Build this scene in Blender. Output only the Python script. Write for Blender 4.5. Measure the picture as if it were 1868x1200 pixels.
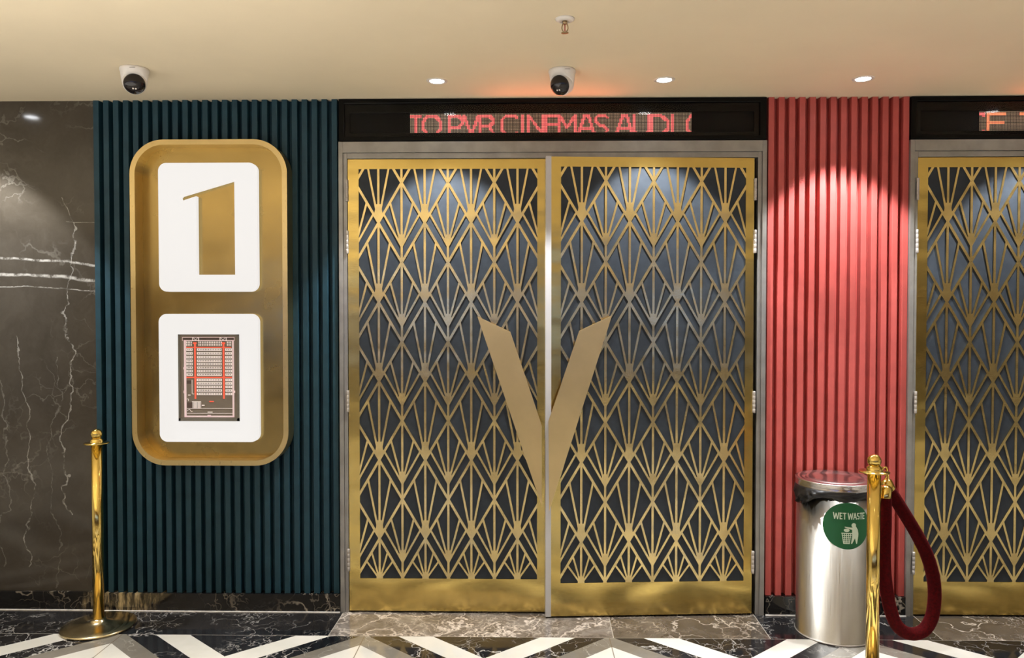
import bpy, bmesh, math, random
from mathutils import Vector, Matrix
from mathutils.geometry import tessellate_polygon
R = math.radians
random.seed(7)
for o in list(bpy.data.objects): bpy.data.objects.remove(o)
sc = bpy.context.scene
COL = sc.collection
PI = math.pi

# ------------------------------------------------------------------ camera, view, world, main lights
cd = bpy.data.cameras.new('camera'); cam = bpy.data.objects.new('camera', cd); COL.objects.link(cam)
cam.location = (0, -3.57, 1.41)
cam.rotation_euler = (R(90 - 1.24), 0, R(1.0))
cd.sensor_width = 36; cd.lens = 36 * 1400 / 1868; cd.clip_start = .02; cd.clip_end = 100
sc.camera = cam
sc.view_settings.view_transform = 'Standard'; sc.view_settings.look = 'None'
sc.view_settings.gamma = 1; sc.view_settings.use_curve_mapping = False
sc.view_settings.exposure = 0.0
w = bpy.data.worlds.new('world'); sc.world = w; w.use_nodes = True
w.node_tree.nodes['Background'].inputs[0].default_value = (1.0, .92, .78, 1)
w.node_tree.nodes['Background'].inputs[1].default_value = .45

def add_light(name, typ, loc, power, color=(1, 1, 1), rot=(0, 0, 0), parent=None, **kw):
    l = bpy.data.lights.new(name, typ); l.energy = power; l.color = color
    for k, v in kw.items(): setattr(l, k, v)
    o = bpy.data.objects.new(name, l); COL.objects.link(o); o.location = loc; o.rotation_euler = rot
    o.parent = parent
    return o
# added ceiling fill: wide upward areas around the camera, with no fixture
add_light('ceiling_fill', 'AREA', (-3.2, -4.3, 1.50), 158, (1, .955, .88), (R(180), 0, 0), shape='RECTANGLE', size=5.4, size_y=6.0)
add_light('ceiling_fill', 'AREA', (2.7, -4.3, 1.50), 22, (1, .955, .88), (R(180), 0, 0), shape='RECTANGLE', size=5.4, size_y=6.0)
SPOT_P = 150          # wall-washing downlights
LOBBY_P = 620         # general lobby downlights
LED_P = .8

# ------------------------------------------------------------------ tagging / objects
def tag(o, label=None, cat=None, group=None, kind=None):
    if label: o['label'] = label
    if cat: o['category'] = cat
    if group: o['group'] = group
    if kind: o['kind'] = kind
    return o
def empty(name, loc=(0, 0, 0), rz=0):
    o = bpy.data.objects.new(name, None); COL.objects.link(o)
    o.location = loc; o.rotation_euler = (0, 0, rz); o.empty_display_size = .1
    return o
def copy_tree(o, parent=None):
    c = o.copy(); COL.objects.link(c); c.parent = parent
    for ch in [x for x in bpy.data.objects if x.parent == o]: copy_tree(ch, c)
    return c

class MB:
    """collects faces for ONE mesh object"""
    def __init__(s): s.v = []; s.f = []; s.sm = []
    def add(s, vs, fs, smooth=False):
        b = len(s.v); s.v += [tuple(x) for x in vs]
        for f in fs: s.f.append([b + i for i in f]); s.sm.append(smooth)
        return s
    def box(s, a, b):
        (x0, y0, z0), (x1, y1, z1) = a, b
        vs = [(x0,y0,z0),(x1,y0,z0),(x1,y1,z0),(x0,y1,z0),(x0,y0,z1),(x1,y0,z1),(x1,y1,z1),(x0,y1,z1)]
        return s.add(vs, [(0,3,2,1),(4,5,6,7),(0,1,5,4),(1,2,6,5),(2,3,7,6),(3,0,4,7)])
    def prism(s, poly, y0, y1, holes=()):
        """polygon in X/Z, extruded from y0 (front) to y1 (back), optional holes"""
        loops = [list(poly)] + [list(h) for h in holes]
        flat = [p for l in loops for p in l]; n = len(flat)
        tris = tessellate_polygon([[Vector((p[0], p[1], 0)) for p in l] for l in loops])
        vs = [(p[0], y0, p[1]) for p in flat] + [(p[0], y1, p[1]) for p in flat]
        fs = []
        for t in tris:
            a, b, c = [flat[i] for i in t]
            ar = (b[0]-a[0])*(c[1]-a[1]) - (b[1]-a[1])*(c[0]-a[0])
            if abs(ar) < 1e-12: continue
            t = tuple(t) if ar > 0 else tuple(reversed(t))     # ccw in XZ faces -Y
            fs.append(t); fs.append(tuple(n + i for i in reversed(t)))
        k = 0
        for li, l in enumerate(loops):
            m = len(l)
            A = sum(l[i][0]*l[(i+1)%m][1] - l[(i+1)%m][0]*l[i][1] for i in range(m))
            rev = (A < 0) != (li > 0)
            for i in range(m):
                a, b = k + i, k + (i+1) % m
                q = (a, a+n, b+n, b)
                fs.append(q if not rev else tuple(reversed(q)))
            k += m
        return s.add(vs, fs)
    def lathe(s, prof, c=(0, 0, 0), n=48, smooth=True, M=None):
        vs = []; fs = []
        for (r, z) in prof:
            for i in range(n):
                a = 2*PI*i/n
                p = Vector((r*math.cos(a), r*math.sin(a), z))
                if M: p = M @ p
                vs.append((p[0]+c[0], p[1]+c[1], p[2]+c[2]))
        for j in range(len(prof)-1):
            for i in range(n):
                fs.append((j*n+i, j*n+(i+1)%n, (j+1)*n+(i+1)%n, (j+1)*n+i))
        if prof[0][0] > 1e-6: fs.append(tuple(reversed(range(n))))
        if prof[-1][0] > 1e-6: fs.append(tuple((len(prof)-1)*n+i for i in range(n)))
        return s.add(vs, fs, smooth)
    def tube(s, pts, r, n=16, caps=True):
        pts = [Vector(p) for p in pts]; vs = []; fs = []; m = len(pts)
        rr = r if isinstance(r, (list, tuple)) else [r]*m
        up = None
        for i, p in enumerate(pts):
            t = (pts[min(i+1, m-1)] - pts[max(i-1, 0)]).normalized()
            if up is None:
                up = Vector((0, 0, 1)) if abs(t.z) < .9 else Vector((0, 1, 0))
            x = (up - t*up.dot(t)).normalized(); y = t.cross(x); up = x
            for k in range(n):
                a = 2*PI*k/n; q = p + (x*math.cos(a) + y*math.sin(a))*rr[i]; vs.append(tuple(q))
        for i in range(m-1):
            for k in range(n):
                fs.append((i*n+k, i*n+(k+1)%n, (i+1)*n+(k+1)%n, (i+1)*n+k))
        if caps: fs.append(tuple(reversed(range(n)))); fs.append(tuple((m-1)*n+k for k in range(n)))
        return s.add(vs, fs, True)
    def sphere(s, c, r, n=24, m=14, M=None, a0=0, a1=PI):
        prof = [(r*math.sin(a0+(a1-a0)*j/m), r*math.cos(a0+(a1-a0)*j/m)) for j in range(m+1)][::-1]
        prof = [(max(p[0], 0 if p[0] > 1e-5 else 1e-6), p[1]) for p in prof]
        return s.lathe(prof, c, n, True, M)
    def build(s, name, mat, parent=None, bevel=0, loc=None):
        me = bpy.data.meshes.new(name); me.from_pydata(s.v, [], s.f); me.update()
        me.polygons.foreach_set('use_smooth', s.sm)
        me.materials.append(mat)
        o = bpy.data.objects.new(name, me); COL.objects.link(o); o.parent = parent
        if loc: o.location = loc
        if bevel:
            b = o.modifiers.new('bevel', 'BEVEL'); b.width = bevel; b.segments = 2; b.limit_method = 'ANGLE'
        return o

def rrect(x0, z0, x1, z1, r, n=14):
    pts = []
    for (cx, cz, a) in ((x1-r, z1-r, 0), (x0+r, z1-r, 90), (x0+r, z0+r, 180), (x1-r, z0+r, 270)):
        for i in range(n+1):
            t = R(a + 90*i/n); pts.append((cx + r*math.cos(t), cz + r*math.sin(t)))
    return pts
def clip(poly, x0, z0, x1, z1):
    for (ax, sg, lim) in ((0, 1, x0), (0, -1, x1), (1, 1, z0), (1, -1, z1)):
        out = []
        for i in range(len(poly)):
            a, b = poly[i], poly[(i+1) % len(poly)]
            da, db = sg*(a[ax]-lim), sg*(b[ax]-lim)
            if da >= 0: out.append(a)
            if (da >= 0) != (db >= 0):
                t = da/(da-db); out.append((a[0]+(b[0]-a[0])*t, a[1]+(b[1]-a[1])*t))
        poly = out
        if len(poly) < 3: return []
    return poly
def strip(a, b, wd):
    dx, dz = b[0]-a[0], b[1]-a[1]; L = math.hypot(dx, dz); nx, nz = -dz/L*wd/2, dx/L*wd/2
    return [(a[0]+nx, a[1]+nz), (b[0]+nx, b[1]+nz), (b[0]-nx, b[1]-nz), (a[0]-nx, a[1]-nz)]

# ------------------------------------------------------------------ node helpers
class S:
    nt = None
    def __init__(s, sock): s.k = sock
    @staticmethod
    def m(op, *a):
        n = S.nt.nodes.new('ShaderNodeMath'); n.operation = op
        for i, x in enumerate(a):
            if isinstance(x, S): S.nt.links.new(x.k, n.inputs[i])
            else: n.inputs[i].default_value = x
        return S(n.outputs[0])
    def __add__(a, b): return S.m('ADD', a, b)
    __radd__ = __add__
    def __sub__(a, b): return S.m('SUBTRACT', a, b)
    def __rsub__(a, b): return S.m('SUBTRACT', b, a)
    def __mul__(a, b): return S.m('MULTIPLY', a, b)
    __rmul__ = __mul__
    def __truediv__(a, b): return S.m('DIVIDE', a, b)
    def abs(a): return S.m('ABSOLUTE', a)
    def lt(a, b): return S.m('LESS_THAN', a, b)
    def gt(a, b): return S.m('GREATER_THAN', a, b)
    def sat(a):
        r = S.m('ADD', a, 0.0); r.k.node.use_clamp = True; return r
    def smooth(a, lo, hi):
        n = S.nt.nodes.new('ShaderNodeMapRange'); n.interpolation_type = 'SMOOTHSTEP'
        S.nt.links.new(a.k, n.inputs[0]); n.inputs[1].default_value = lo; n.inputs[2].default_value = hi
        return S(n.outputs[0])
def new_mat(name):
    m = bpy.data.materials.new(name); m.use_nodes = True; nt = m.node_tree; S.nt = nt
    b = nt.nodes['Principled BSDF']
    return m, nt, b
def coords(nt, scale=None):
    tc = nt.nodes.new('ShaderNodeTexCoord'); sep = nt.nodes.new('ShaderNodeSeparateXYZ')
    nt.links.new(tc.outputs['Object'], sep.inputs[0])
    return tc.outputs['Object'], S(sep.outputs[0]), S(sep.outputs[1]), S(sep.outputs[2])
def mapped(nt, vec, scale=(1, 1, 1), loc=(0, 0, 0), rot=(0, 0, 0)):
    n = nt.nodes.new('ShaderNodeMapping'); nt.links.new(vec, n.inputs[0])
    n.inputs['Scale'].default_value = scale; n.inputs['Location'].default_value = loc; n.inputs['Rotation'].default_value = rot
    return n.outputs[0]
def noise(nt, vec, sc_, det=4, rough=.55, dist=0, out=0):
    n = nt.nodes.new('ShaderNodeTexNoise'); nt.links.new(vec, n.inputs['Vector'])
    n.inputs['Scale'].default_value = sc_; n.inputs['Detail'].default_value = det
    n.inputs['Roughness'].default_value = rough; n.inputs['Distortion'].default_value = dist
    return S(n.outputs[out])
def vadd(nt, vec, nz_col, amt):
    sub = nt.nodes.new('ShaderNodeVectorMath'); sub.operation = 'SUBTRACT'
    nt.links.new(nz_col, sub.inputs[0]); sub.inputs[1].default_value = (.5, .5, .5)
    scn = nt.nodes.new('ShaderNodeVectorMath'); scn.operation = 'SCALE'
    nt.links.new(sub.outputs[0], scn.inputs[0]); scn.inputs[3].default_value = amt
    ad = nt.nodes.new('ShaderNodeVectorMath'); ad.operation = 'ADD'
    nt.links.new(vec, ad.inputs[0]); nt.links.new(scn.outputs[0], ad.inputs[1])
    return ad.outputs[0]
def voro_edge(nt, vec, sc_):
    n = nt.nodes.new('ShaderNodeTexVoronoi'); n.feature = 'DISTANCE_TO_EDGE'
    nt.links.new(vec, n.inputs['Vector']); n.inputs['Scale'].default_value = sc_
    return S(n.outputs[0])
def mix(nt, f, a, b):
    n = nt.nodes.new('ShaderNodeMix'); n.data_type = 'RGBA'
    if isinstance(f, S): nt.links.new(f.k, n.inputs[0])
    else: n.inputs[0].default_value = f
    for i, x in ((6, a), (7, b)):
        if isinstance(x, (tuple, list)): n.inputs[i].default_value = tuple(x)[:3] + (1,)
        else: nt.links.new(x, n.inputs[i])
    return n.outputs[2]
def bump(nt, b, h, strength, dist):
    n = nt.nodes.new('ShaderNodeBump'); nt.links.new(h.k, n.inputs['Height'])
    n.inputs['Strength'].default_value = strength; n.inputs['Distance'].default_value = dist
    nt.links.new(n.outputs[0], b.inputs['Normal'])
def P(name, col, rough=.5, metal=0, spec=.5, coat=0, coat_r=.05, nscale=0, namt=.08, bmp=0, bscale=200):
    m, nt, b = new_mat(name)
    b.inputs['Base Color'].default_value = col + (1,)
    b.inputs['Roughness'].default_value = rough; b.inputs['Metallic'].default_value = metal
    b.inputs['Specular IOR Level'].default_value = spec
    b.inputs['Coat Weight'].default_value = coat; b.inputs['Coat Roughness'].default_value = coat_r
    v, x, y, z = coords(nt)
    if nscale:
        f = noise(nt, v, nscale, 5)
        dk = tuple(c*(1-namt) for c in col); lt = tuple(min(1, c*(1+namt)) for c in col)
        nt.links.new(mix(nt, f.smooth(.3, .7), dk, lt), b.inputs['Base Color'])
    if bmp: bump(nt, b, noise(nt, v, bscale, 3), bmp, .001)
    return m
def E_(name, col, st, base=None):
    m, nt, b = new_mat(name)
    b.inputs['Base Color'].default_value = (base or col) + (1,); b.inputs['Roughness'].default_value = .4
    b.inputs['Emission Color'].default_value = col + (1,); b.inputs['Emission Strength'].default_value = st
    return m
def brass(name, col, rough, brush=(1, 1, 1), bscale=60, bstr=.1, wave=0, wscale=(1, 1, 1), aniso=0):
    m, nt, b = new_mat(name)
    b.inputs['Metallic'].default_value = 1
    v, x, y, z = coords(nt)
    st = noise(nt, mapped(nt, v, brush), bscale, 6, .6)
    cl = noise(nt, v, 5, 4)
    nt.links.new(mix(nt, cl.smooth(.3, .7), tuple(c*.9 for c in col), col), b.inputs['Base Color'])
    rr = st.smooth(.2, .8)*.12 + (rough - .06)
    nt.links.new(rr.k, b.inputs['Roughness'])
    h = st*bstr*.002
    if wave: h = h + noise(nt, mapped(nt, v, wscale), 1.0, 2, .5)*wave
    n = nt.nodes.new('ShaderNodeBump'); nt.links.new(h.k, n.inputs['Height'])
    n.inputs['Strength'].default_value = 1; n.inputs['Distance'].default_value = 1
    nt.links.new(n.outputs[0], b.inputs['Normal'])
    return m

# marble: returns colour socket
def marble_col(nt, v, base, base2, vein, vs=3.0, vw=.02, mask=(.45, .6), seed=0, strength=.8, fine=9.0, warp=.5, blotch=2.0):
    v = mapped(nt, v, loc=(seed*3.7, seed*1.3, seed*2.1))
    n1 = noise(nt, v, 2.2, 5, .6, out=1)
    wv = vadd(nt, v, n1.k, warp)
    n2 = noise(nt, v, 9, 4, .6, out=1)
    wv = vadd(nt, wv, n2.k, warp*.16)
    e1 = 1.0 - voro_edge(nt, wv, vs).smooth(0, vw)
    e2 = 1.0 - voro_edge(nt, wv, fine).smooth(0, vw*1.6)
    mk = noise(nt, v, 1.7, 3).smooth(*mask)
    mk2 = noise(nt, mapped(nt, v, loc=(5, 3, 8)), 3.1, 3).smooth(*mask)
    cloud = noise(nt, wv, blotch, 6, .65).smooth(.3, .75)
    c = mix(nt, cloud, base, base2)
    veins = (e1*mk*strength + e2*mk2*strength*.55).sat()
    return mix(nt, veins, c, vein)

BLACK = ((.006, .006, .007), (.022, .021, .022), (.50, .47, .43))
BROWN = ((.045, .035, .026), (.11, .09, .07), (.50, .43, .35))

def mat_marble_wall():
    m, nt, b = new_mat('brown_marble'); v, x, y, z = coords(nt)
    c = marble_col(nt, v, (.040, .033, .0245), (.066, .056, .043), (.24, .22, .19), vs=2.2, vw=.02, mask=(.5, .68), seed=1, strength=.55, fine=6, warp=.55, blotch=3)
    nz = noise(nt, v, 3.5, 4); nzf = noise(nt, v, 26, 4, .7)
    tot = None
    # long horizontal veins crossing at eye height
    for (z0, sl, wd, st) in ((1.655, -.085, .0050, .62), (1.58, -.06, .0072, .62), (1.525, -.03, .0024, .5), (1.832, -.02, .0012, .5)):
        d = (z - (x + 2.27)*sl - (nz - .5)*.05 - (nzf - .5)*.009 - z0).abs()
        k = (1.0 - d.smooth(wd*.3, wd*1.5))*nzf.smooth(.30, .62)*st
        if z0 > 1.8: k = k*x.gt(-2.16)
        tot = k if tot is None else tot + k
    # wandering vertical veins
    for (x0, wd, st, zlo, zhi) in ((-2.155, .0026, .40, .45, 1.95), (-2.36, .0024, .34, .2, 1.3), (-2.23, .002, .14, .1, 1.2), (-2.5, .0026, .15, .2, 2.0)):
        d = (x - (nz - .5)*.32 - (nzf - .5)*.03 - x0).abs()
        k = (1.0 - d.smooth(wd*.5, wd*2))*nzf.smooth(.35, .6)*z.gt(zlo)*z.lt(zhi)*st
        tot = tot + k
    c = mix(nt, tot.sat(), c, (.62, .60, .55))
    nt.links.new(c, b.inputs['Base Color'])
    b.inputs['Roughness'].default_value = .12; b.inputs['Specular IOR Level'].default_value = .45
    bump(nt, b, noise(nt, v, 5, 2), .08, .004)
    return m
def mat_baseboard():
    m, nt, b = new_mat('black_marble_skirting'); v, x, y, z = coords(nt)
    c = marble_col(nt, v, BLACK[0], (.015, .013, .012), (.42, .36, .28), vs=3.2, vw=.02, mask=(.46, .6), seed=4, strength=.75, fine=11)
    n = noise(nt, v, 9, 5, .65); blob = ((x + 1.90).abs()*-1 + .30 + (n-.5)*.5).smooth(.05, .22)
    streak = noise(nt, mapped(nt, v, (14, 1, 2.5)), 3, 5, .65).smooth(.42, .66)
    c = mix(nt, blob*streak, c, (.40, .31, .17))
    nt.links.new(c, b.inputs['Base Color']); b.inputs['Roughness'].default_value = .10
    return m
def mat_floor():
    m, nt, b = new_mat('marble_floor'); v, x, y, z = coords(nt)
    blk = marble_col(nt, v, BLACK[0], BLACK[1], BLACK[2], vs=4, vw=.02, mask=(.44, .56), seed=2, strength=.75, fine=13)
    brn = marble_col(nt, v, BROWN[0], BROWN[1], BROWN[2], vs=4, vw=.035, mask=(.40, .55), seed=3, strength=.75, fine=13, warp=.8, blotch=4)
    brv = marble_col(nt, v, (.07, .055, .045), (.20, .175, .15), (.55, .48, .41), vs=3.2, vw=.05, mask=(.35, .55), seed=5, strength=.7, fine=11, warp=1.1, blotch=5)
    gry = marble_col(nt, v, (.13, .115, .092), (.20, .18, .15), (.45, .42, .37), vs=3, vw=.012, mask=(.48, .6), seed=6, strength=.6, fine=8)
    crm = mix(nt, noise(nt, v, 5, 4).smooth(.3, .7), (.51, .49, .43), (.57, .545, .49))
    # border strip tiles along the wall
    bc = mix(nt, x.gt(-.857), blk, brv)
    bc = mix(nt, x.gt(.385), bc, brn)
    bc = mix(nt, x.gt(1.062), bc, blk)
    bc = mix(nt, x.gt(1.80), bc, brn)
    # chevrons: valleys every 1.065 m
    per = 1.065
    u = (x + 1.233 + per*.5 + per*20)
    fr = S.m('MODULO', u, per) - per*.5
    s0 = (0.0 - y) - .267 + fr.abs()*.89
    pc = blk
    seq = ((.207, crm), (.343, blk), (.458, gry), (.564, crm), (.70, blk), (.83, gry), (.95, crm), (1.09, blk))
    t = S.m('MODULO', s0 + 0.0, 1.30)
    for lim, cc in seq: pc = mix(nt, t.gt(lim), pc, cc)
    # tile joints
    apex = (S.m('MODULO', u + per*.5, per) - per*.5).abs()
    joint = apex.lt(.0022)
    pc = mix(nt, joint*.8, pc, (.12, .09, .06))
    border = y.gt(-.267)
    c = mix(nt, border, pc, bc)
    jl = None
    for jx in (-.857, .385, 1.062, 1.80):
        k = (x - jx - (y + .15)*.02).abs().lt(.0018)*border
        jl = k if jl is None else jl + k
    jl = jl + (y + .267).abs().lt(.0012)
    c = mix(nt, jl.sat()*.6, c, (.45, .41, .35))
    nt.links.new(c, b.inputs['Base Color']); b.inputs['Roughness'].default_value = .09
    b.inputs['Specular IOR Level'].default_value = .5
    return m
def mat_pane(name='clear_cover'):
    m = bpy.data.materials.new(name); m.use_nodes = True; nt = m.node_tree
    for n in list(nt.nodes): nt.nodes.remove(n)
    out = nt.nodes.new('ShaderNodeOutputMaterial'); mx = nt.nodes.new('ShaderNodeMixShader')
    tr = nt.nodes.new('ShaderNodeBsdfTransparent'); gl = nt.nodes.new('ShaderNodeBsdfGlossy'); fr = nt.nodes.new('ShaderNodeFresnel')
    gl.inputs['Roughness'].default_value = .03; fr.inputs[0].default_value = 1.17
    nt.links.new(fr.outputs[0], mx.inputs[0]); nt.links.new(tr.outputs[0], mx.inputs[1]); nt.links.new(gl.outputs[0], mx.inputs[2])
    nt.links.new(mx.outputs[0], out.inputs[0])
    return m

M = {}
M['marble'] = mat_marble_wall(); M['skirt'] = mat_baseboard(); M['floor'] = mat_floor()
M['ceil'] = P('cream_ceiling_paint', (.78, .67, .485), .85, nscale=3, namt=.02, bmp=.15, bscale=60)
M['teal'] = P('teal_lacquered_panel', (.011, .044, .064), .5, spec=.3, nscale=14, namt=.12, bmp=.1)
M['red'] = P('red_lacquered_panel', (.44, .072, .060), .58, nscale=14, namt=.07, bmp=.1)
M['steel'] = P('grey_steel_frame', (.30, .285, .26), .34, metal=.55, nscale=12, namt=.12)
M['hinge'] = P('pale_steel', (.50, .46, .42), .5, metal=.6)
M['white_edge'] = P('white_edge_strip', (.50, .49, .49), .35)
M['black_gloss'] = P('black_gloss', (.003, .003, .003), .10, spec=.12)
M['black_matt'] = P('black_matt', (.004, .0035, .003), .4, spec=.08)
M['backing'] = P('charcoal_leatherette', (.026, .032, .040), .50, spec=.24, nscale=30, namt=.12, bmp=.5, bscale=350)
M['door_brass'] = brass('door_brass', (.70, .52, .165), .20, (1, 1, 14), 40, .05, wave=.010, wscale=(1.1, 1, 4.2))
M['lattice_brass'] = brass('lattice_brass', (.82, .64, .29), .22, (1, 1, 14), 40, .02, wave=.010, wscale=(1.1, 1, 4.2))
M['plate_brass'] = brass('plate_brass', (.76, .57, .27), .34, (10, 1, 10), 30, .06)
M['sign_brass'] = brass('sign_brass', (.42, .30, .11), .24, (1, 1, 1), 6, .0, wave=.003, wscale=(2, 1, 3))
M['rim_brass'] = brass('rim_brass', (.68, .52, .24), .32, (8, 8, 1), 40, .04)
M['post_brass'] = brass('post_brass', (.86, .62, .18), .12, (3, 3, 1), 30, .02, wave=.0012, wscale=(5, 5, 7))
M['base_brass'] = brass('base_brass', (.66, .55, .33), .20, (1, 1, 1), 20, .03, wave=.001, wscale=(6, 6, 6))
M['screen'] = E_('white_light_box', (1, .975, .95), .80, (.12, .12, .12))
M['screen_edge'] = E_('light_box_edge', (1, .94, .85), .80, (.2, .2, .2))
M['steel_bin'] = brass('brushed_stainless', (.42, .395, .35), .32, (40, 40, .6), 8, .02)
M['lid'] = brass('polished_steel_lid', (.70, .66, .64), .22, (1, 1, 1), 8, .01)
M['bag'] = P('black_bin_liner', (.004, .004, .005), .38, bmp=.3, bscale=90)
M['green'] = P('green_sticker', (.004, .11, .035), .4)
M['stick_white'] = P('white_print', (.66, .80, .68), .5)
M['cctv'] = P('white_plastic', (.74, .70, .66), .35)
M['cctv_black'] = P('black_dome', (.008, .005, .006), .08)
M['grey_mark'] = P('grey_print', (.25, .23, .21), .5)
M['caulk'] = P('pale_caulk', (.62, .58, .53), .6, nscale=40, namt=.15)
M['lens'] = E_('downlight_lens', (.95, .97, 1), 40.0)
M['trim'] = P('downlight_trim', (.72, .66, .60), .4)
M['pane'] = mat_pane()
M['led_off'] = P('unlit_led', (.62, .50, .36), .5)
M['led_board'] = P('led_board', (.035, .026, .018), .6)
M['led_red'] = E_('lit_red_led', (.85, .075, .10), .95, (.3, .02, .02))
M['led_pink'] = E_('lit_led_core', (1, .42, .32), 1.0, (.3, .02, .02))
M['led_orange'] = E_('lit_orange_led', (.95, .20, .09), 1.0, (.3, .02, .02))
M['led_orange_core'] = E_('lit_orange_core', (1, .55, .22), 1.0, (.3, .02, .02))

# velvet rope
m, nt, b = new_mat('red_velvet'); v, x, y, z = coords(nt)
nt.links.new(mix(nt, noise(nt, v, 120, 3).smooth(.3, .7), (.030, .0006, .0012), (.062, .001, .002)), b.inputs['Base Color'])
b.inputs['Roughness'].default_value = .9; b.inputs['Sheen Weight'].default_value = .12
b.inputs['Sheen Tint'].default_value = (1, .02, .02, 1); b.inputs['Sheen Roughness'].default_value = .35; b.inputs['Specular IOR Level'].default_value = .1
bump(nt, b, noise(nt, v, 260, 2), .6, .001)
M['velvet'] = m

# ------------------------------------------------------------------ room shell
XL, XR, YB, H = -7.0, 8.0, -8.0, 2.40
def struct(name, mb, mat, label, cat, bevel=0, parent=None):
    o = mb.build(name, mat, parent, bevel); return tag(o, label, cat, kind='structure')
struct('floor', MB().box((XL, YB, -.1), (XR, 1.2, 0)), M['floor'], 'polished marble floor with cream, black and grey chevron bands and a dark border strip', 'floor')
struct('ceiling', MB().box((XL, YB, H), (XR, 1.2, H+.1)), M['ceil'], 'plain cream painted ceiling over the cinema lobby', 'ceiling')
struct('wall_left', MB().box((XL, .012, .088), (-2.021, .2, H)), M['marble'], 'dark brown veined marble wall left of the teal panel', 'wall')
wf = MB().box((-2.021, .040, 0), (-.868, .2, H)).box((1.112, .040, 0), (1.766, .2, H)).box((-.868, .07, 2.205), (1.112, .2, H)).box((1.766, .07, 2.205), (3.75, .2, H)).box((3.75, .028, 0), (XR, .2, H)).box((XL, .03, 0), (-2.021, .2, .088))
M['plaster'] = P('dark_backing_wall', (.05, .045, .04), .7)
struct('wall_front', wf, M['plaster'], 'backing wall behind the ribbed panels and above the doors', 'wall')
struct('wall_rear', MB().box((XL, 1.1, 0), (XR, 1.2, H)), M['plaster'], 'dark wall of the vestibule beyond the doors', 'wall')
# wall across the lobby, behind the viewer: seen only as reflections in the brass
m, nt, b = new_mat('lobby_wall_paint'); v, x, y, z = coords(nt)
c = mix(nt, z.gt(1.05), (.085, .055, .028), (.55, .46, .33)); c = mix(nt, z.gt(1.80), c, (.20, .14, .07))
nt.links.new(c, b.inputs['Base Color']); b.inputs['Roughness'].default_value = .5
struct('wall_back', MB().box((XL, YB-.1, 0), (XR, YB, H)), m, 'tan and brown lobby wall across from the doors', 'wall')

struct('baseboard_left', MB().box((XL, -.002, 0), (-2.021, .03, .088)), M['skirt'], 'black veined marble skirting under the brown marble wall', 'baseboard')
struct('baseboard_center', MB().box((-2.021, -.008, 0), (-.870, .040, .085)), M['skirt'], 'black and cream marble skirting under the teal panel', 'baseboard')
struct('baseboard_right', MB().box((1.117, -.008, 0), (1.764, .040, .089)), M['skirt'], 'black marble skirting under the red panel', 'baseboard')
struct('trim_1', MB().box((XL, -.010, 0), (-2.021, -.002, .004)).box((-2.021, -.015, 0), (-.870, -.008, .004)), M['caulk'], 'pale caulk line where the left skirting meets the floor', 'trim')
struct('trim_2', MB().box((1.117, -.015, 0), (1.764, -.008, .004)), M['caulk'], 'pale caulk line under the black skirting of the red panel', 'trim')

# ------------------------------------------------------------------ ribbed panels
def ribbed(name, x0, x1, z0, z1, period, rib, depth, mat, label, phase=0):
    prof = []; x = x0 + phase; yb, yf = .0385, .0385 - depth
    pts = [(x0, .0395)]
    n = 0
    pts.append((x0, yf if phase <= 0 else yb))
    x = x0 + phase
    while x < x1 - 1e-6:
        a, bb = x, min(x + rib, x1)
        if a > x0 + 1e-6: pts += [(a - .0012, yb), (a, yf + .0012), (a + .0014, yf)]
        pts += [(bb - .0014, yf), (bb, yf + .0012), (bb + .0012, yb)] if bb < x1 - 1e-4 else [(bb, yf)]
        x += period
    if pts[-1][0] < x1: pts.append((x1, pts[-1][1]))
    pts.append((x1, .0395))
    mb = MB(); n = len(pts)
    vs = [(p[0], p[1], z0) for p in pts] + [(p[0], p[1], z1) for p in pts]
    fs = [(i, i+1, n+i+1, n+i) for i in range(n-1)] + [(n-1, 0, n, 2*n-1)]
    fs.append(tuple(range(n-1, -1, -1))); fs.append(tuple(range(n, 2*n)))
    mb.add(vs, fs)
    o = mb.build(name, mat); tag(o, label, 'wall panel', 'ribbed wall panels')
    return o
ribbed('ribbed_wall_panel', -2.020, -.870, .0865, 2.3995, .0466, .0255, .036, M['teal'], 'dark teal vertically ribbed wall panel behind the lit number sign')
ribbed('ribbed_wall_panel', 1.119, 1.764, .0905, 2.3995, .0474, .0265, .036, M['red'], 'red vertically ribbed wall panel between the two doorways')

# ------------------------------------------------------------------ number sign
sg = tag(empty('number_sign', (-1.447, .0025, 1.452)), 'tall rounded brass tray sign with lit boxes on the teal panel', 'sign')
def rel(poly, ox=-1.447, oz=1.452): return [(p[0]-ox, p[1]-oz) for p in poly]
out = rel(rrect(-1.809, .706, -1.086, 2.198, .155)); inn = rel(rrect(-1.786, .729, -1.109, 2.175, .134))
MB().prism(out, -.083, -.001, [inn]).build('brass_rim', M['rim_brass'], sg)
MB().prism(rel(rrect(-1.787, .728, -1.108, 2.176, .134)), -.010, -.0012).build('back_panel', M['sign_brass'], sg)
one = [(-1.5715, 1.9525), (-1.5205, 1.9565), (-1.5205, 1.584), (-1.342, 1.584), (-1.343, 2.019), (-1.588, 1.9455), (-1.5935, 1.938), (-1.590, 1.9285), (-1.583, 1.927)]
one = [(-1.585, 1.9255), (-1.5205, 1.9465), (-1.5205, 1.584), (-1.342, 1.584), (-1.343, 2.019), (-1.588, 1.9470), (-1.5945, 1.939), (-1.592, 1.930)]
lb = MB().prism(rel(rrect(-1.697, 1.506, -1.237, 2.100, .038)), -.042, -.016, [rel(one)]).build('light_box', M['screen'], sg)
lb['label'] = 'glowing white box with the cut-out digit 1'
lb2 = MB().prism(rel(rrect(-1.701, .808, -1.236, 1.403, .038)), -.042, -.016).build('light_box', M['screen'], sg)
lb2['label'] = 'glowing white box framing the seating plan'
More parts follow.
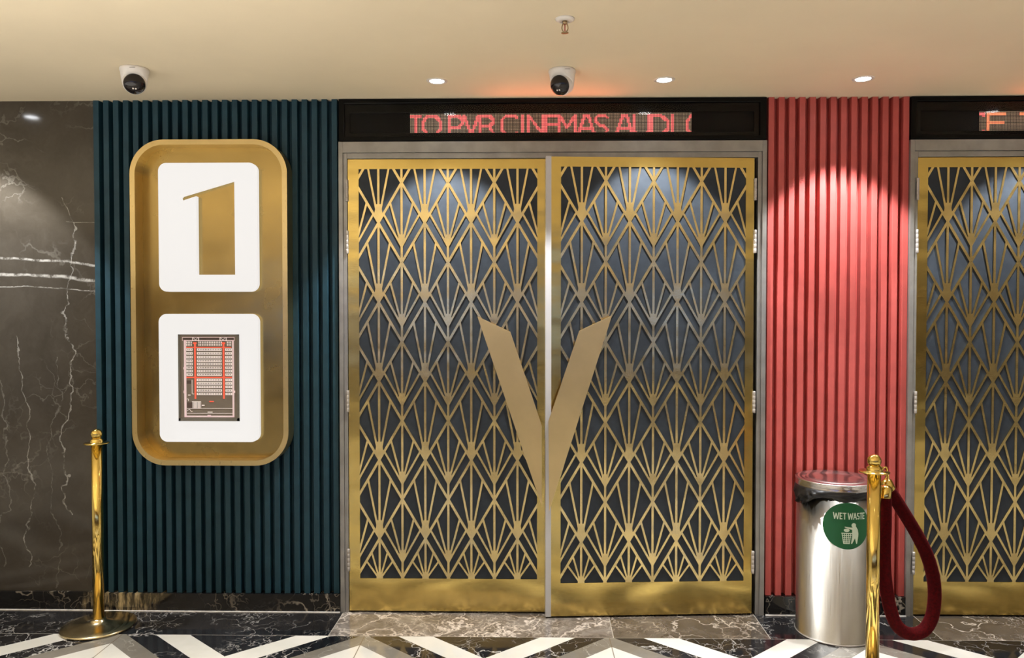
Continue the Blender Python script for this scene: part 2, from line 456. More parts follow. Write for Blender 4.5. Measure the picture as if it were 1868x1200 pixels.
# seating plan
M['plan_bg'] = P('plan_grey', (.20, .165, .13), .4, coat=.3)
M['plan_frame'] = P('plan_frame_grey', (.16, .15, .125), .35)
M['plan_white'] = E_('plan_white_print', (.86, .74, .70), .55, (.5, .45, .42))
M['plan_red'] = E_('plan_red_print', (.85, .12, .06), .8, (.5, .05, .03))
M['plan_dark'] = P('plan_dark_print', (.09, .06, .05), .5)
M['plan_pink'] = E_('plan_pink_print', (.80, .58, .58), .5, (.5, .4, .4))
X0, Z0, X1, Z1 = -1.609, .906, -1.325, 1.308
pl = MB().prism(rel([(X0, Z0), (X1, Z0), (X1, Z1), (X0, Z1)]), -.046, -.0421).build('seating_plan', M['plan_bg'], sg)
pl['label'] = 'grey seating plan with white seat rows and red aisles'
# plan pixel (in the 1020x1200 reference sheet) to sign coordinates
def pp(u, t): return (X0 + (u-152)/(825-152)*(X1-X0) + 1.447, Z1 - (t-118)/(1078-118)*(Z1-Z0) - 1.452)
def prects(rects, y=-.0466):
    mb = MB()
    for (a, b_, c_, d) in rects:
        p, q = pp(a, b_), pp(c_, d)
        x0, x1 = sorted((p[0], q[0])); z0, z1 = sorted((p[1], q[1]))
        mb.prism([(x0, z0), (x1, z0), (x1, z1), (x0, z1)], y, -.0459)
    return mb
prects([(152,118,825,127),(152,1045,825,1078),(152,118,172,1078),(800,118,825,1078)], -.0485).build('frame', M['plan_frame'], pl)
pk = [(215,180,760,190),(215,180,240,1035),(748,180,768,1035),(215,1018,768,1035),(198,148,775,153),(198,148,203,190),(770,148,775,190),(208,480,222,505),(208,740,222,770),(766,740,778,765),(470,1010,508,1030)]
prects(pk, -.0464).build('outline_print', M['plan_pink'], pl)
prects([(205,153,770,178)], -.0463).build('screen_band_print', M['plan_dark'], pl)
rows = [272, 314, 356, 396, 433, 472, 510, 549]; rows2 = [608, 647, 685, 725, 763]
wr = []; dk = []
for y_ in rows:
    for (a, b_) in ((243, 312), (360, 632), (672, 746)):
        wr.append((a, y_, b_, y_+27))
for y_ in rows2:
    for (a, b_) in ((355, 632), (672, 746)):
        wr.append((a, y_, b_, y_+27))
for y_ in (195, 222):
    for k in range(14): wr.append((378 + k*19, y_, 388 + k*19, y_+22))
    for k in range(4): wr.append((243 + k*17, y_, 252 + k*17, y_+22))
    for k in range(3): wr.append((692 + k*18, y_, 702 + k*18, y_+22))
prects(wr, -.0466).build('seat_row_print', M['plan_white'], pl)
for (a, t, c_, d) in wr:
    if c_-a > 20:
        k = a + 18
        while k < c_ - 8: dk.append((k-4, t+7, k+4, t+19)); k += 18.6
prects(dk, -.0468).build('seat_dot_print', M['plan_dark'], pl)
rd = [(330,215,348,832),(645,215,663,830),(240,257,740,266),(240,588,745,601),(318,205,356,222),(635,205,672,222),(492,856,542,866)]
prects(rd, -.0470).build('aisle_print', M['plan_red'], pl)
wl = [(310,150,318,192),(376,150,384,192),(612,150,620,192),(680,150,688,192),(245,936,748,940),(300,860,400,866),(395,866,400,940),(305,775,325,780),(300,620,305,775)]
wl += [(308+k*14, 866, 316+k*14, 940) for k in range(6)] + [(245,990,748,994),(408,898,438,908),(258,785,284,795),(472,974,526,984),(244,830,262,836),(258,836,264,856)]
mbp = prects(wl, -.0469)
for seg in (((320,152),(345,180)),((345,180),(372,152)),((622,152),(648,180)),((648,180),(674,152)),((246,965),(272,945)),((272,945),(290,972)),((290,972),(306,972))):
    p, q = pp(*seg[0]), pp(*seg[1]); mbp.prism(strip(p, q, .0018), -.0469, -.0459)
mbp.build('line_print', M['plan_white'], pl)
prects([(243,628,294,665),(243,870,302,935)], -.0464).build('stair_print', M['plan_dark'], pl)

# ------------------------------------------------------------------ doors
def lattice_polys(cx, hw, zb, zt, dx, dz=.369, A0=.3515, B0=.166, bw=.0115, rw=.0092):
    x0, x1 = cx-hw, cx+hw
    out = []
    def st(a, b, wd, lay): 
        p = clip(strip(a, b, wd), x0, zb, x1, zt)
        if p: out.append((p, lay))
    def pg(p, lay):
        p = clip(p, x0, zb, x1, zt)
        if p: out.append((p, lay))
    h = dz/2
    for k in range(-5, 6):
        X = cx + k*dx; isA = (k % 2 != 0)
        st((X, zb-.01), (X, zt+.01), bw*.92, 0)
        base = A0 if isA else B0
        for j in range(-1, 7):
            z = base + j*dz
            # lattice lines from this node upwards
            st((X, z), (X+dx, z+h), bw, 1); st((X, z), (X-dx, z+h), bw, 2)
            # small rays inside the diamond that ends at this node
            if isA and j < 0: continue
            if isA:
                hz = z + .012
                for sgn in (-1, 1): st((X + sgn*.003, hz+.01), (X + sgn*dx*.495, z + dz - h*.495), rw, 3 if sgn < 0 else 4)
                pg([(X, z-.004), (X+.020, z+.038), (X+.011, z+.085), (X-.011, z+.085), (X-.020, z+.038)], 5)
            else:
                hz = z + .082
                for sgn in (-1, 1):
                    st((X + sgn*.002, hz-.004), (X + sgn*dx*.78, z + dz - h*.78), rw, 3 if sgn < 0 else 4)
                    st((X + sgn*.003, hz+.008), (X + sgn*dx*.495, z + dz - h*.495), rw, 6 if sgn < 0 else 7)
                pg([(X, hz-.018), (X+.020, hz+.018), (X+.010, hz+.048), (X-.010, hz+.048), (X-.020, hz+.018)], 5)
    # half-height fans standing on the bottom rail under the first A nodes
    for k in range(-5, 6):
        if k % 2 == 0: continue
        X = cx + k*dx
        for sgn in (-1, 1):
            st((X + sgn*.003, zb+.002), (X + sgn*dx*.35, A0 - h*.35), rw*.9, 8 if sgn < 0 else 9)
            st((X + sgn*.004, zb), (X + sgn*dx*.58, A0 - h*.58), rw*.9, 3 if sgn < 0 else 4)
        pg([(X-.016, zb), (X+.016, zb), (X+.013, zb+.03), (X-.013, zb+.03)], 5)
    return out
def lattice_mesh(polys):
    mb = MB()
    for p, lay in polys:
        mb.prism(p, -.0040 - lay*.00006, -.0006)
    return mb
ZB, ZT, DB, DT = .162, 2.0745, .009, 2.1195
def leaf(sg_, Wd, cx, hw, dx, handle, label, strip_w=0):
    """hinge at local origin, leaf runs to x = sg_*Wd"""
    t = empty('door_1'); tag(t, label, 'door', kind='structure')
    a, b_ = sorted((sg_*.003, sg_*(Wd)))
    core = MB().box((a, .0, DB), (b_, .042, DT)).build('backing_panel', M['backing'], t)
    e = sorted((sg_*.003, sg_*(Wd - strip_w)))
    fr = MB().prism([(e[0], DB), (e[1], DB), (e[1], DT), (e[0], DT)], -.0044, -.0004,
                    [[(cx-hw, ZB), (cx+hw, ZB), (cx+hw, ZT), (cx-hw, ZT)]]).build('brass_frame', M['door_brass'], t)
    lattice_mesh(lattice_polys(cx, hw, ZB, ZT, dx)).build('lattice', M['lattice_brass'], t)
    for z0, z1 in ((1.925, 2.026), (1.683, 1.790), (.945, 1.046), (.197, .302)):
        hm = MB()
        prof = [(1e-6, z0)]
        for i in range(5):
            za, zb_ = z0 + (z1-z0)*i/5, z0 + (z1-z0)*(i+1)/5
            prof += [(.0056, za + .0004), (.0062, za + .0012), (.0062, zb_ - .0012), (.0056, zb_ - .0004)]
        hm.lathe(prof + [(1e-6, z1)], (sg_*-.0005, -.0105, 0), 14)
        hm.box((min(0, sg_*.006), -.0058, z0), (max(0, sg_*.006), -.0046, z1))
        hm.build('hinge', M['hinge'], t)
    if strip_w:
        s = sorted((sg_*(Wd - strip_w), sg_*(Wd + .002)))
        MB().box((s[0]+.0002, -.0052, DB-.002), (s[1], -.0004, DT+.002)).box((sg_*Wd-.002, -.0004, DB-.002), (sg_*Wd - .0002, .0425, DT+.002)).build('edge_strip', M['white_edge'], t)['label'] = 'white edge strip'
    if handle:
        hp = MB().prism(handle, -.046, -.043).build('pull_handle', M['plate_brass'], t, bevel=.0008)
        hp['label'] = 'slanted brass plate pull, half of the V'
        c0 = [sum(p[i] for p in handle)/len(handle) for i in (0, 1)]
        sp = MB()
        for (fx, fz) in HS:
            mm = Matrix.Rotation(R(90), 3, 'X')
            sp.lathe([(1e-6, .0045), (.008, .0045), (.008, .0435), (1e-6, .0435)], (fx, 0, fz), 16, M=mm)
        sp.build('standoff', M['hinge'], hp)
    return t
HX = -.8285
HS = [(.68, 1.25), (.80, .98), (.885, .72)]
L = leaf(1, .921, .4685, .415, .1077, [(p[0]-HX, p[1]) for p in ((-.221, 1.392), (-.069, 1.321), (.077, .886), (.077, .513))],
         'closed left leaf of the middle brass lattice door beside the teal panel')
L.location = (HX, 0, 0)
# ajar right leaf
ang = math.asin(.054/.9645)
hr = 1.0565
def toloc(X, Y, z):   # world to leaf-local x of the ajar leaf
    c, s = math.cos(ang), math.sin(ang)
    dx_, dy_ = X-hr, Y
    return (dx_*c + dy_*s, z)
HS = [(-.74, 1.28), (-.83, 1.02), (-.905, .76)]
def VR(X, z, Y=-.09): return toloc(X, Y, z)
RT = leaf(-1, .9625, -.469, .427, .1105, [VR(.393, 1.397, -.083), VR(.244, 1.327, -.092), VR(.105, .918, -.100), VR(.108, .504, -.100)],
          'right leaf of the middle brass lattice door, standing slightly ajar with a white edge', .0225)
RT.location = (hr, 0, 0); RT.rotation_euler = (0, 0, ang); RT.name = 'door_2'
D2 = 1.7975
HS = [(.68, 1.25), (.80, .98), (.885, .72)]
L2 = leaf(1, .921, .4635, .415, .1077, [(p[0]-HX, p[1]) for p in ((-.221, 1.392), (-.069, 1.321), (.077, .886), (.077, .513))],
          'brass lattice door leaf at the right edge, beyond the red panel')
L2.location = (D2, 0, 0); L2.name = 'door_3'

def doorframe(name, x0, x1, label):
    t = tag(empty(name, (0, 0, 0)), label, 'door frame', kind='structure')
    o1, o2 = x0, x1; zt = 2.2005
    U = lambda a, b_, z, z0=0: [(a, z0), (a, z), (b_, z), (b_, z0)]
    def ring(xa, xb, zo, xi, xj, zi, y0, y1):
        mb = MB()
        mb.box((xa, y0, 0), (xi, y1, zo)); mb.box((xj, y0, 0), (xb, y1, zo)); mb.box((xi, y0, zi), (xj, y1, zo))
        return mb
    ring(x0, x1, zt, x0+.020, x1-.020, 2.150, -.010, .066).build('outer_casing', M['steel'], t, bevel=.0012)
    ring(x0+.0205, x1-.0205, 2.1495, x0+.0385, x1-.0385, 2.1235, -.003, .066).build('inner_stop', M['steel'], t, bevel=.0012)
    return t
doorframe('door_frame', -.8675, 1.1175-.0195+.0115, 'grey steel frame around the middle pair of brass doors').name = 'trim_3'
doorframe('door_frame', 1.7665-.0035, 3.745, 'grey steel frame of the right-hand brass door').name = 'trim_4'

# ------------------------------------------------------------------ LED signs
LW, LH = 192, 16
def draw_letters(items):
    on = {}
    def seg(a, b_, th, col):
        n = int(max(abs(a[0]-b_[0]), abs(a[1]-b_[1]))*2)+1
        for i in range(n+1):
            x = a[0]+(b_[0]-a[0])*i/n; y = a[1]+(b_[1]-a[1])*i/n
            for dx in range(th):
                for dy in range(1 if abs(a[0]-b_[0]) < abs(a[1]-b_[1]) else 2):
                    on[(int(round(x))+dx, int(round(y))+dy)] = col
    for (segs, x0, x1, col) in items:
        for (a, b_) in segs:
            f = lambda p: (x0 + p[0]*(x1-1-x0), 1 + p[1]*13.5)
            seg(f(a), f(b_), 2, col)
    return on
def poly(*p): return [(p[i], p[i+1]) for i in range(len(p)-1)]
G = {
 'T': poly((0,0),(1,0)) + poly((.5,0),(.5,1)),
 'O': poly((.3,0),(.7,0),(.95,.22),(1,.45),(1,.7),(.75,.98),(.25,.98),(0,.7),(0,.4),(.08,.2),(.3,0)),
 'P': poly((0,1),(0,0),(.7,0),(1,.18),(1,.38),(.75,.56),(0,.56)),
 'V': poly((0,0),(.5,1),(1,0)),
 'R': poly((0,1),(0,0),(.7,0),(1,.18),(1,.34),(.7,.52),(0,.52)) + poly((.6,.52),(1.15,1)),
 'C': poly((1,.12),(.85,0),(.3,0),(0,.25),(0,.75),(.3,1),(.9,1),(1,.86)),
 'I': poly((.5,0),(.5,1)),
 'N': poly((0,1),(0,0),(1,1),(1,0)),
 'E': poly((1,0),(0,0),(0,1),(1,1)) + poly((0,.48),(.9,.48)),
 'M': poly((0,1),(0,0),(.5,.65),(1,0),(1,1)),
 'A': poly((0,1),(.42,0),(.62,0),(1,1)) + poly((.15,.66),(.85,.66)),
 'S': poly((1,.12),(.8,0),(.25,0),(0,.15),(0,.32),(.2,.45),(.8,.58),(1,.75),(1,.85),(.8,1),(0,1)),
 'U': poly((0,0),(0,.85),(.25,1),(.75,1),(1,.85),(1,0)),
 'D': poly((0,1),(0,0),(.55,0),(1,.3),(1,.7),(.6,1),(0,1)),
 '(': poly((1,0),(.4,.35),(.4,.75),(1,1)),
 'F': poly((0,1),(0,0),(1,0)) + poly((0,.45),(.9,.45)),
}
def led_sign(name, x0, x1, lx0, ncol, items, label, glow_x):
    t = tag(empty(name, ((x0+x1)/2, 0, 2.204)), label, 'sign', 'electronic message signs above the doors')
    cx, cz = (x0+x1)/2, 2.204
    B = lambda: MB()
    def bx(mb, a, b_): return mb.box((a[0]-cx, a[1], a[2]-cz), (b_[0]-cx, b_[1], b_[2]-cz))
    z0, z1 = 2.2045, 2.3985
    rect = lambda a, b_, c_, d: [(a-cx, b_-cz), (c_-cx, b_-cz), (c_-cx, d-cz), (a-cx, d-cz)]
    MB().prism(rect(x0, z0, x1, z1), -.006, .068, [rect(x0+.026, z0+.019, x1-.031, z1-.022)]).build('housing', M['black_gloss'], t, bevel=.003)
    MB().prism(rect(x0+.0265, z0+.0195, x1-.0315, z1-.0225), .006, .014, [rect(x0+.050, 2.244, x1-.055, 2.335)]).build('inner_bezel', M['black_gloss'], t, bevel=.0022)
    bx(B(), (x0+.040, .016, 2.226), (x1-.045, .020, 2.374)).build('black_panel', M['black_matt'], t)
    px, pz = .00680, .00655
    xa = lx0; zt = 2.334
    nrow = 14
    bx(B(), (xa, .0135, 2.2425), (xa+ncol*px, .0155, 2.3345)).build('led_board', M['led_board'], t)
    on = draw_letters(items)
    offm, onm, core = MB(), {}, {}
    for c_ in range(ncol):
        for r_ in range(nrow):
            X = xa + (c_+.5)*px - cx; Z = zt - (r_+.5)*pz - cz
            if (c_, r_) in on:
                k = on[(c_, r_)]
                onm.setdefault(k, MB()).prism([(X-px*.42, Z-pz*.42), (X+px*.42, Z-pz*.42), (X+px*.42, Z+pz*.42), (X-px*.42, Z+pz*.42)], .0128, .0134)
                core.setdefault(k, MB()).prism([(X+.0019*math.cos(a*PI/3), Z+.0019*math.sin(a*PI/3)) for a in range(6)], .0118, .0127)
            else:
                offm.prism([(X+.0024*math.cos(a*PI/3), Z+.0022*math.sin(a*PI/3)) for a in range(6)], .0125, .0134)
    offm.build('unlit_dots', M['led_off'], t)
    for k in onm:
        onm[k].build('lit_lettering', M['led_red' if k == 0 else 'led_orange'], t)['label'] = 'glowing red dot-matrix letters' if k == 0 else 'glowing orange dot-matrix letters'
        core[k].build('lit_dots', M['led_pink' if k == 0 else 'led_orange_core'], t)
    bx(B(), (x0+.028, .0015, z0+.021), (x1-.033, .0030, z1-.024)).build('cover_glass', M['pane'], t)
    add_light('led_glow', 'AREA', (glow_x-cx, -.012, 2.29-cz), LED_P, (1, .22, .08), (R(-90), 0, 0), t, shape='RECTANGLE', size=.62, size_y=.08)
    return t
it = [('T',0,7.5),('O',8,21),('P',26,36),('V',36,47),('R',47,57),('C',62,73),('I',74,79),('N',80,91),('E',92,101),('M',101,113),('A',114,126),('S',126,134.5),
      ('A',140,152),('U',152.5,163),('D',163.5,176),('I',176,181),('(',186,192)]
led_sign('message_sign', -.8665, 1.1085, -.5375, 192, [(G[k], a, b_, 0) for k, a, b_ in it], 'black electronic sign above the middle doors with a red scrolling message', .13)
it2 = [('C',-5,3.5,0),('F',5,17,1),('T',27,42,1),('H',46,56,1),('E',60,70,1)]
G['H'] = poly((0,0),(0,1)) + poly((1,0),(1,1)) + poly((0,.48),(1,.48))
led_sign('message_sign', 1.7655, 3.742, 2.084, 192, [(G[k], a, b_, c_) for k, a, b_, c_ in it2], 'black electronic sign above the right-hand door with an orange message', 2.5)

# ------------------------------------------------------------------ rope stanchions
def stanchion(loc, label):
    t = tag(empty('rope_stanchion', loc), label, 'stanchion', 'brass rope posts')
    MB().lathe([(.150, 0), (.155, .003), (.1555, .008), (.150, .012), (.11, .016), (.06, .022), (.038, .028), (.034, .034), (.030, .040), (1e-6, .040)], n=72).build('base_plate', M['base_brass'], t)
    MB().lathe([(.0235, .030), (.0235, .822), (1e-6, .822)], n=40).build('pole', M['post_brass'], t)
    MB().lathe([(.0235, .8215), (.052, .824), (.0535, .8265), (.052, .829), (.028, .829), (.0275, .834), (.026, .842), (.021, .847), (.018, .850), (1e-6, .850)], n=48).build('crown_ring', M['post_brass'], t)
    MB().sphere((0, 0, .866), .0245, 32, 18).build('ball_finial', M['post_brass'], t)
    return t
stanchion((-1.915, -.186, 0), 'brass rope stanchion standing alone before the teal panel at the left')
SX, SY = 1.279, -.745
stanchion((SX, SY, 0), 'brass rope stanchion beside the waste bin, with the red rope hooked on it')

# velvet rope hooked double on the right post
rp = tag(empty('velvet_rope', (1.335, -.745, 0)), 'dark red velvet rope hanging in a loop from the stanchion beside the bin', 'rope')
ctl = [(1.309, -.760, .735), (1.309, -.762, .64), (1.307, -.762, .545), (1.309, -.762, .47), (1.318, -.760, .40), (1.334, -.757, .325), (1.357, -.752, .268), (1.390, -.747, .236), (1.430, -.742, .226),
       (1.468, -.738, .240), (1.494, -.735, .278), (1.506, -.732, .330), (1.508, -.730, .39), (1.500, -.728, .45), (1.480, -.726, .515), (1.452, -.724, .575), (1.415, -.722, .640), (1.375, -.720, .705), (1.345, -.719, .752)]
def spline(P_, n=8):
    out = []
    P_ = [Vector(p) for p in P_]
    for i in range(len(P_)-1):
        p0, p1, p2, p3 = P_[max(i-1, 0)], P_[i], P_[i+1], P_[min(i+2, len(P_)-1)]
        for k in range(n):
            t = k/n
            out.append(.5*((2*p1) + (p2-p0)*t + (2*p0-5*p1+4*p2-p3)*t*t + (3*p1-p0-3*p2+p3)*t*t*t))
    return out + [P_[-1]]
ctl = [(p[0]*1.016 + .003, p[1] + .045, 1.41 - (1.41 - p[2])*1.016) for p in ctl]
pts = [p - Vector((1.335, -.745, 0)) for p in spline(ctl)]
MB().tube(pts, .0235, 20).build('velvet_cord', M['velvet'], rp)
def fer(o_, q, rt):
    # brass end cap along direction rt from q
    d = Vector(rt).normalized(); q = Vector(q)
    MB().tube([q - d*.004, q, q + d*.036, q + d*.042, q + d*.047], [.0225, .0225, .0215, .015, .005], 24).build('end_cap', M['post_brass'], rp)
    return q + d*.047
e1 = fer(rp, pts[0], (0.06, 0, 1)); e2 = fer(rp, pts[-1], (-.45, 0, 1))
def hook(q, top):
    q = Vector(q); top = Vector(top); mid = (q+top)/2
    P_ = [q - Vector((0, 0, .004)), q + Vector((.007, 0, .010)), mid + Vector((.011, 0, .002)), top + Vector((.006, 0, .006)), top + Vector((-.004, 0, .008)), top + Vector((-.010, 0, -.004))]
    MB().tube(spline(P_, 6), .0032, 10).build('snap_hook', M['post_brass'], rp)
hook(e1, (SX + .047 - 1.335, .016, .830)); hook(e2, (SX + .036 - 1.335, .036, .830))

# ------------------------------------------------------------------ waste bin
BX, BY, BR = 1.368, -.178, .162
bn = tag(empty('waste_bin', (BX, BY, 0)), 'brushed steel cylinder bin with black liner and green round sticker', 'bin')
MB().lathe([(BR+.003, 0), (BR+.004, .004), (BR+.003, .008), (BR, .009), (BR, .646), (BR-.003, .646), (BR-.003, .30)], n=96).build('body', M['steel_bin'], bn)
MB().lathe([(BR+.0032, 0), (BR+.0052, .003), (BR+.0032, .007)], n=96).build('foot_ring', M['hinge'], bn)
MB().lathe([(BR+.004, .652), (BR+.0055, .655), (BR+.004, .658), (BR+.0045, .676), (BR+.007, .680), (BR+.002, .6835), (BR-.012, .684), (BR-.020, .680), (BR-.034, .681), (BR-.037, .6845), (BR-.040, .685), (BR-.048, .680), (.06, .678), (1e-6, .678)], n=96).build('lid', M['lid'], bn)
# crumpled liner skirt
vs = []; fs = []; n = 180; rows_ = 9
random.seed(3)
ph = [random.random()*6.28 for _ in range(12)]
def crum(a, k): 
    return (math.sin(a*9+ph[0]+k*1.1)*.4 + math.sin(a*23+ph[1]-k*2.3)*.3 + math.sin(a*41+ph[2]+k*3.1)*.3)
for j in range(rows_):
    f = j/(rows_-1)
    for i in range(n):
        a = 2*PI*i/n
        da = abs((a - R(205) + PI) % (2*PI) - PI)        # bunched at the camera's left
        bun = math.exp(-(da/.42)**2)
        hgt = .048 + .016*math.sin(a*2.0+2.1) + .010*math.sin(a*5+ph[4]) + .010*bun
        rr = BR + .0035 + .006*math.sin(f*PI)*(1+.6*crum(a, j)) + bun*(.020*f*(1+.5*crum(a*1.7, j*.8)) + .020*abs(crum(a, j))*f) + .0016*crum(a*1.3, j)*(f > 0)
        if j == rows_-1: rr = max(BR + .0015, rr - .004)
        rr = max(rr, BR + .0018)
        z = .6545 - f*hgt*(1+.10*crum(a*.7, 2)) 
        if math.sin(a) > .5: rr = min(rr, BR + .006)
        vs.append((rr*math.cos(a), rr*math.sin(a), z))
for j in range(rows_-1):
    for i in range(n): fs.append((j*n+i, (j+1)*n+i, (j+1)*n+(i+1) % n, j*n+(i+1) % n))
lin = MB().add(vs, fs, True).build('liner', M['bag'], bn)
so = lin.modifiers.new('solid', 'SOLIDIFY'); so.thickness = .0006; so.offset = 1
# sticker wrapped on the drum: (u,v) metres about its centre
a0 = math.atan2(-3.57-BY, 0-BX) + R(17)
SR = .0985; ZS = .512
def cyl(u, v_, r): 
    a = a0 + u/BR; return (r*math.cos(a), r*math.sin(a), ZS + v_)
def wrap(polys, r0, name, mat, parent, step=.006):
    mb = MB()
    for p in polys:
        xs = [q[0] for q in p]; lo, hi = min(xs), max(xs); k = max(1, int(math.ceil((hi-lo)/step)))
        for i in range(k):
            c_ = clip(p, lo+(hi-lo)*i/k, -9, lo+(hi-lo)*(i+1)/k, 9)
            if len(c_) < 3: continue
            A = sum(c_[q][0]*c_[(q+1) % len(c_)][1] - c_[(q+1) % len(c_)][0]*c_[q][1] for q in range(len(c_)))
            if A < 0: c_ = c_[::-1]
            nn = len(c_)
            top = [cyl(q[0], q[1], r0) for q in c_]; bot = [cyl(q[0], q[1], r0-.0004) for q in c_]
            mb.add(top + bot, [tuple(range(nn)), tuple(range(2*nn-1, nn-1, -1))])
    return mb.build(name, mat, parent)
disc = [(SR*math.cos(2*PI*i/64), SR*math.sin(2*PI*i/64)) for i in range(64)]
st_ = wrap([disc], BR+.0009, 'round_sticker', M['green'], bn)
st_['label'] = 'green round WET WASTE sticker'
sc_ = .0985/273.0
def sp_(x, y): return ((x-300)*sc_, (926-y)*sc_)
def strokes(segs, wd): return [strip(sp_(*a), sp_(*b_), wd*sc_) for a, b_ in segs]
def letter(ch, x, wd, y0=770, y1=848):
    def Q(u, v_): return (x+u*wd, y0+v_*(y1-y0))
    D = {'W': [((.06,0),(.27,1)),((.27,1),(.5,.1)),((.5,.1),(.73,1)),((.73,1),(.94,0))],
         'E': [((.15,0),(.15,1)),((.1,.08),(.95,.08)),((.1,.5),(.85,.5)),((.1,.92),(.95,.92))],
         'T': [((0,.08),(1,.08)),((.5,0),(.5,1))],
         'A': [((.5,0),(.1,1)),((.5,0),(.9,1)),((.25,.68),(.75,.68))],
         'S': [((.9,.12),(.2,.08)),((.15,.05),(.15,.5)),((.1,.46),(.85,.54)),((.85,.5),(.85,.95)),((.1,.88),(.85,.92))]}[ch]
    return strokes([(Q(*a), Q(*b_)) for a, b_ in D], 10.5)
tx = []
for ch, x, wd in (('W',140,68),('E',212,32),('T',247,38),('W',300,62),('A',362,44),('S',409,30),('T',443,34),('E',481,29)): tx += letter(ch, x, wd)
wrap(tx, BR+.0014, 'sticker_text', M['stick_white'], st_)
cp = lambda L_: [sp_(*p) for p in L_]
pic = [cp([(370+26*math.cos(i*PI/10), 915+26*math.sin(i*PI/10)) for i in range(20)]),
       cp([(290+32*math.cos(i*PI/10), 974+20*math.sin(i*PI/10)) for i in range(20)]),
       cp([(268,932),(350,942),(360,968),(350,968),(268,942)]),
       cp([(352,940),(395,928),(418,965),(427,1015),(424,1055),(352,1055)]),
       cp([(424,1050),(412,1132),(402,1132),(382,1055)]), cp([(352,1050),(340,1130),(352,1132),(392,1052)])]
for k in range(5): pic += strokes([((240+k*24, 1008), (257+k*15.5, 1130))], 8)
for (yy, xa, xb) in ((1010,232,352),(1035,238,346),(1060,243,341),(1085,248,335),(1108,252,331),(1128,256,326)): pic += strokes([((xa, yy), (xb, yy))], 10 if yy in (1010, 1128) else 7)
wrap(pic, BR+.0014, 'litter_pictogram', M['stick_white'], st_)

# ------------------------------------------------------------------ ceiling things
def downlight(loc, label, wall=True):
    t = tag(empty('downlight', loc), label, 'ceiling light', 'recessed ceiling downlights')
    MB().lathe([(.030, -.001), (.034, -.0035), (.042, -.0035), (.045, -.0004), (.045, .0), (.030, .0)], n=40).build('trim_ring', M['trim'], t)
    MB().lathe([(1e-6, -.0022), (.030, -.0022), (.030, -.0004), (1e-6, -.0004)], n=32).build('lens', M['lens'], t)
    if wall:
        add_light('lamp', 'SPOT', (0, 0, -.012), SPOT_P, (.93, .96, 1), (0, 0, 0), t, spot_size=R(84), spot_blend=.28, shadow_soft_size=.028)
    else:
        add_light('lamp', 'SPOT', (0, 0, -.012), LOBBY_P, (1, .96, .89), (0, 0, 0), t, spot_size=R(76), spot_blend=.55, shadow_soft_size=.035)
    return t
for x, lab in ((-2.5, 'recessed downlight over the brown marble wall'), (-.379, 'recessed downlight over the closed left door leaf'), (.591, 'recessed downlight over the ajar right door leaf'),
               (1.431, 'recessed downlight over the red ribbed panel'), (2.30, 'recessed downlight over the right-hand brass door')):
    downlight((x, -.27, H), lab)
for x in (-4.2, -1.6, 1.0, 3.6):
    for y in (-2.1, -4.2, -6.4):
        downlight((x, y, H), 'recessed downlight further back in the lobby ceiling', False)

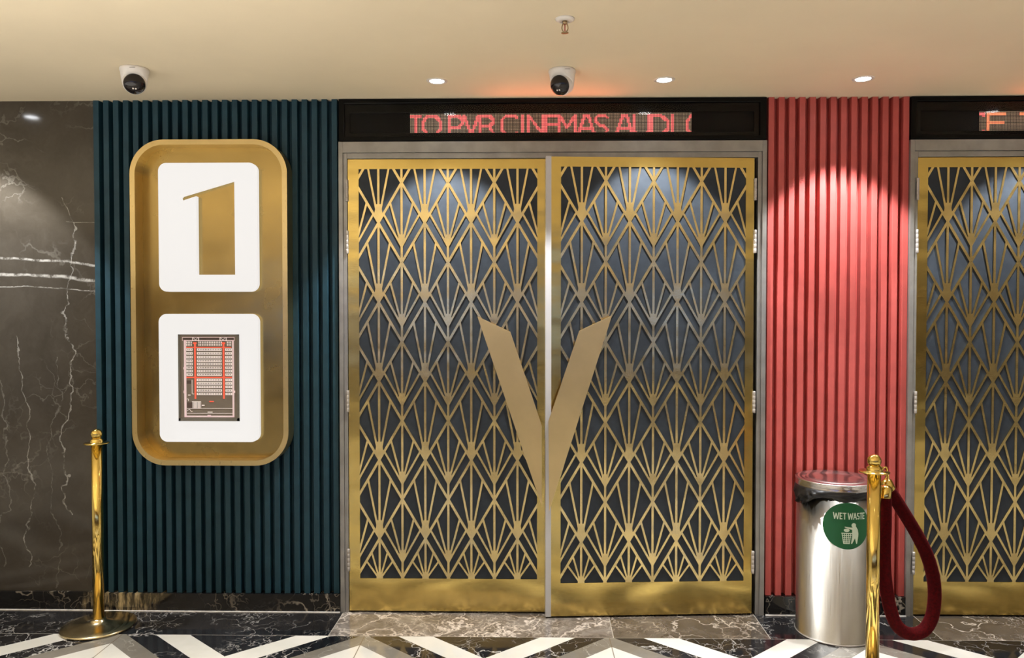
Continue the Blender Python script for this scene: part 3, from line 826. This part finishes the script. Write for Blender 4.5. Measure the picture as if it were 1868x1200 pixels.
def cctv(loc, aim, label, sc1=1.0):
    t = tag(empty('security_camera', loc), label, 'security camera', 'dome security cameras on the ceiling')
    d = Vector(aim).normalized(); q = Vector((0, 0, 1)).rotation_difference(d).to_matrix()
    mb = MB().lathe([(.054, -.0), (.056, -.004), (.056, -.010), (.053, -.016), (.050, -.040), (.0475, -.058), (.045, -.061), (1e-6, -.061)][::-1], n=48)
    for i, p in enumerate(mb.v):      # the mount's lower edge is cut on a slant, open towards the lens
        if p[2] < -.035:
            k = (-p[2] - .035)/.026
            mb.v[i] = (p[0], p[1], p[2] + k*(.62*(p[0]*d.x + p[1]*d.y)/math.hypot(d.x, d.y) + .004))
    mb.build('mount', M['cctv'], t)
    c = Vector((0, 0, -.055)) + d*.005
    bl = MB().sphere(c, .0465, 36, 20).build('ball_housing', M['cctv'], t)
    MB().sphere(c + d*.0010, .0468, 36, 12, M=q, a0=0, a1=R(61)).build('dark_window', M['cctv_black'], t)
    lm = MB()
    side = Vector((0, 0, 1)).cross(d).normalized(); upv = d.cross(side)
    for s_ in (-.0048, .0048):
        p = c + (d*1.0 + side*(s_/.045) - upv*.30).normalized()*.0482
        lm.lathe([(.0016, .0), (.0032, .0), (.0032, .0006), (.0016, .0006)], tuple(p), 16, M=q)
    lm.build('infrared_leds', M['cctv'], t)
    MB().box((.008, -.0553, -.0125), (.030, -.0533, -.0105)).build('printed_mark', M['grey_mark'], t)
    return t
cctv((-1.590, -.455, H), (.42, -.84, -.48), 'white dome security camera on the ceiling above the lit number sign')
cctv((.150, -.405, H), (-.40, -.84, -.48), 'white dome security camera on the ceiling above the middle doors')

sp = tag(empty('fire_sprinkler', (.133, -.955, H)), 'small brass fire sprinkler with white ceiling plate, above the doors', 'sprinkler')
MB().lathe([(1e-6, -.006), (.012, -.006), (.014, -.010), (.024, -.008), (.032, -.003), (.033, 0)], n=40).build('ceiling_plate', M['cctv'], sp)
M['sprk'] = P('aged_brass', (.42, .30, .17), .35, metal=1)
fm = MB().lathe([(1e-6, -.018), (.0075, -.018), (.0085, -.006), (1e-6, -.006)], n=16)
for s_ in (-1, 1): fm.tube(spline([(s_*.006, 0, -.016), (s_*.0095, 0, -.025), (s_*.0095, 0, -.035), (s_*.003, 0, -.046)], 5), .0018, 8)
fm.build('frame', M['sprk'], sp)
MB().lathe([(1e-6, -.049), (.0125, -.0475), (.0125, -.0462), (.004, -.0455), (1e-6, -.045)], n=20).build('deflector', M['sprk'], sp)
M['bulb'] = P('red_glass_bulb', (.4, .05, .03), .1)
MB().tube([(0, 0, -.018), (0, 0, -.044)], .0018, 8).build('bulb', M['bulb'], sp)

# lit display panels on the far lobby wall (reflected in the brass)
for i, x in enumerate((-3.4, -1.3, .9, 3.1)):
    t = tag(empty('display_panel', (x, YB + .022, 1.50)), ('lit white display panel on the far lobby wall, ' + ('leftmost', 'second from the left', 'third from the left', 'rightmost')[i]), 'display panel', 'lit display panels on the far wall')
    MB().box((-.66, .0, -.38), (.66, .05, .26)).build('case', M['black_matt'], t)
    M.setdefault('disp', E_('display_glow', (.22, .38, 1.0), 2.4))
    MB().box((-.63, .0505, -.35), (.63, .052, .23)).build('screen', M['disp'], t)
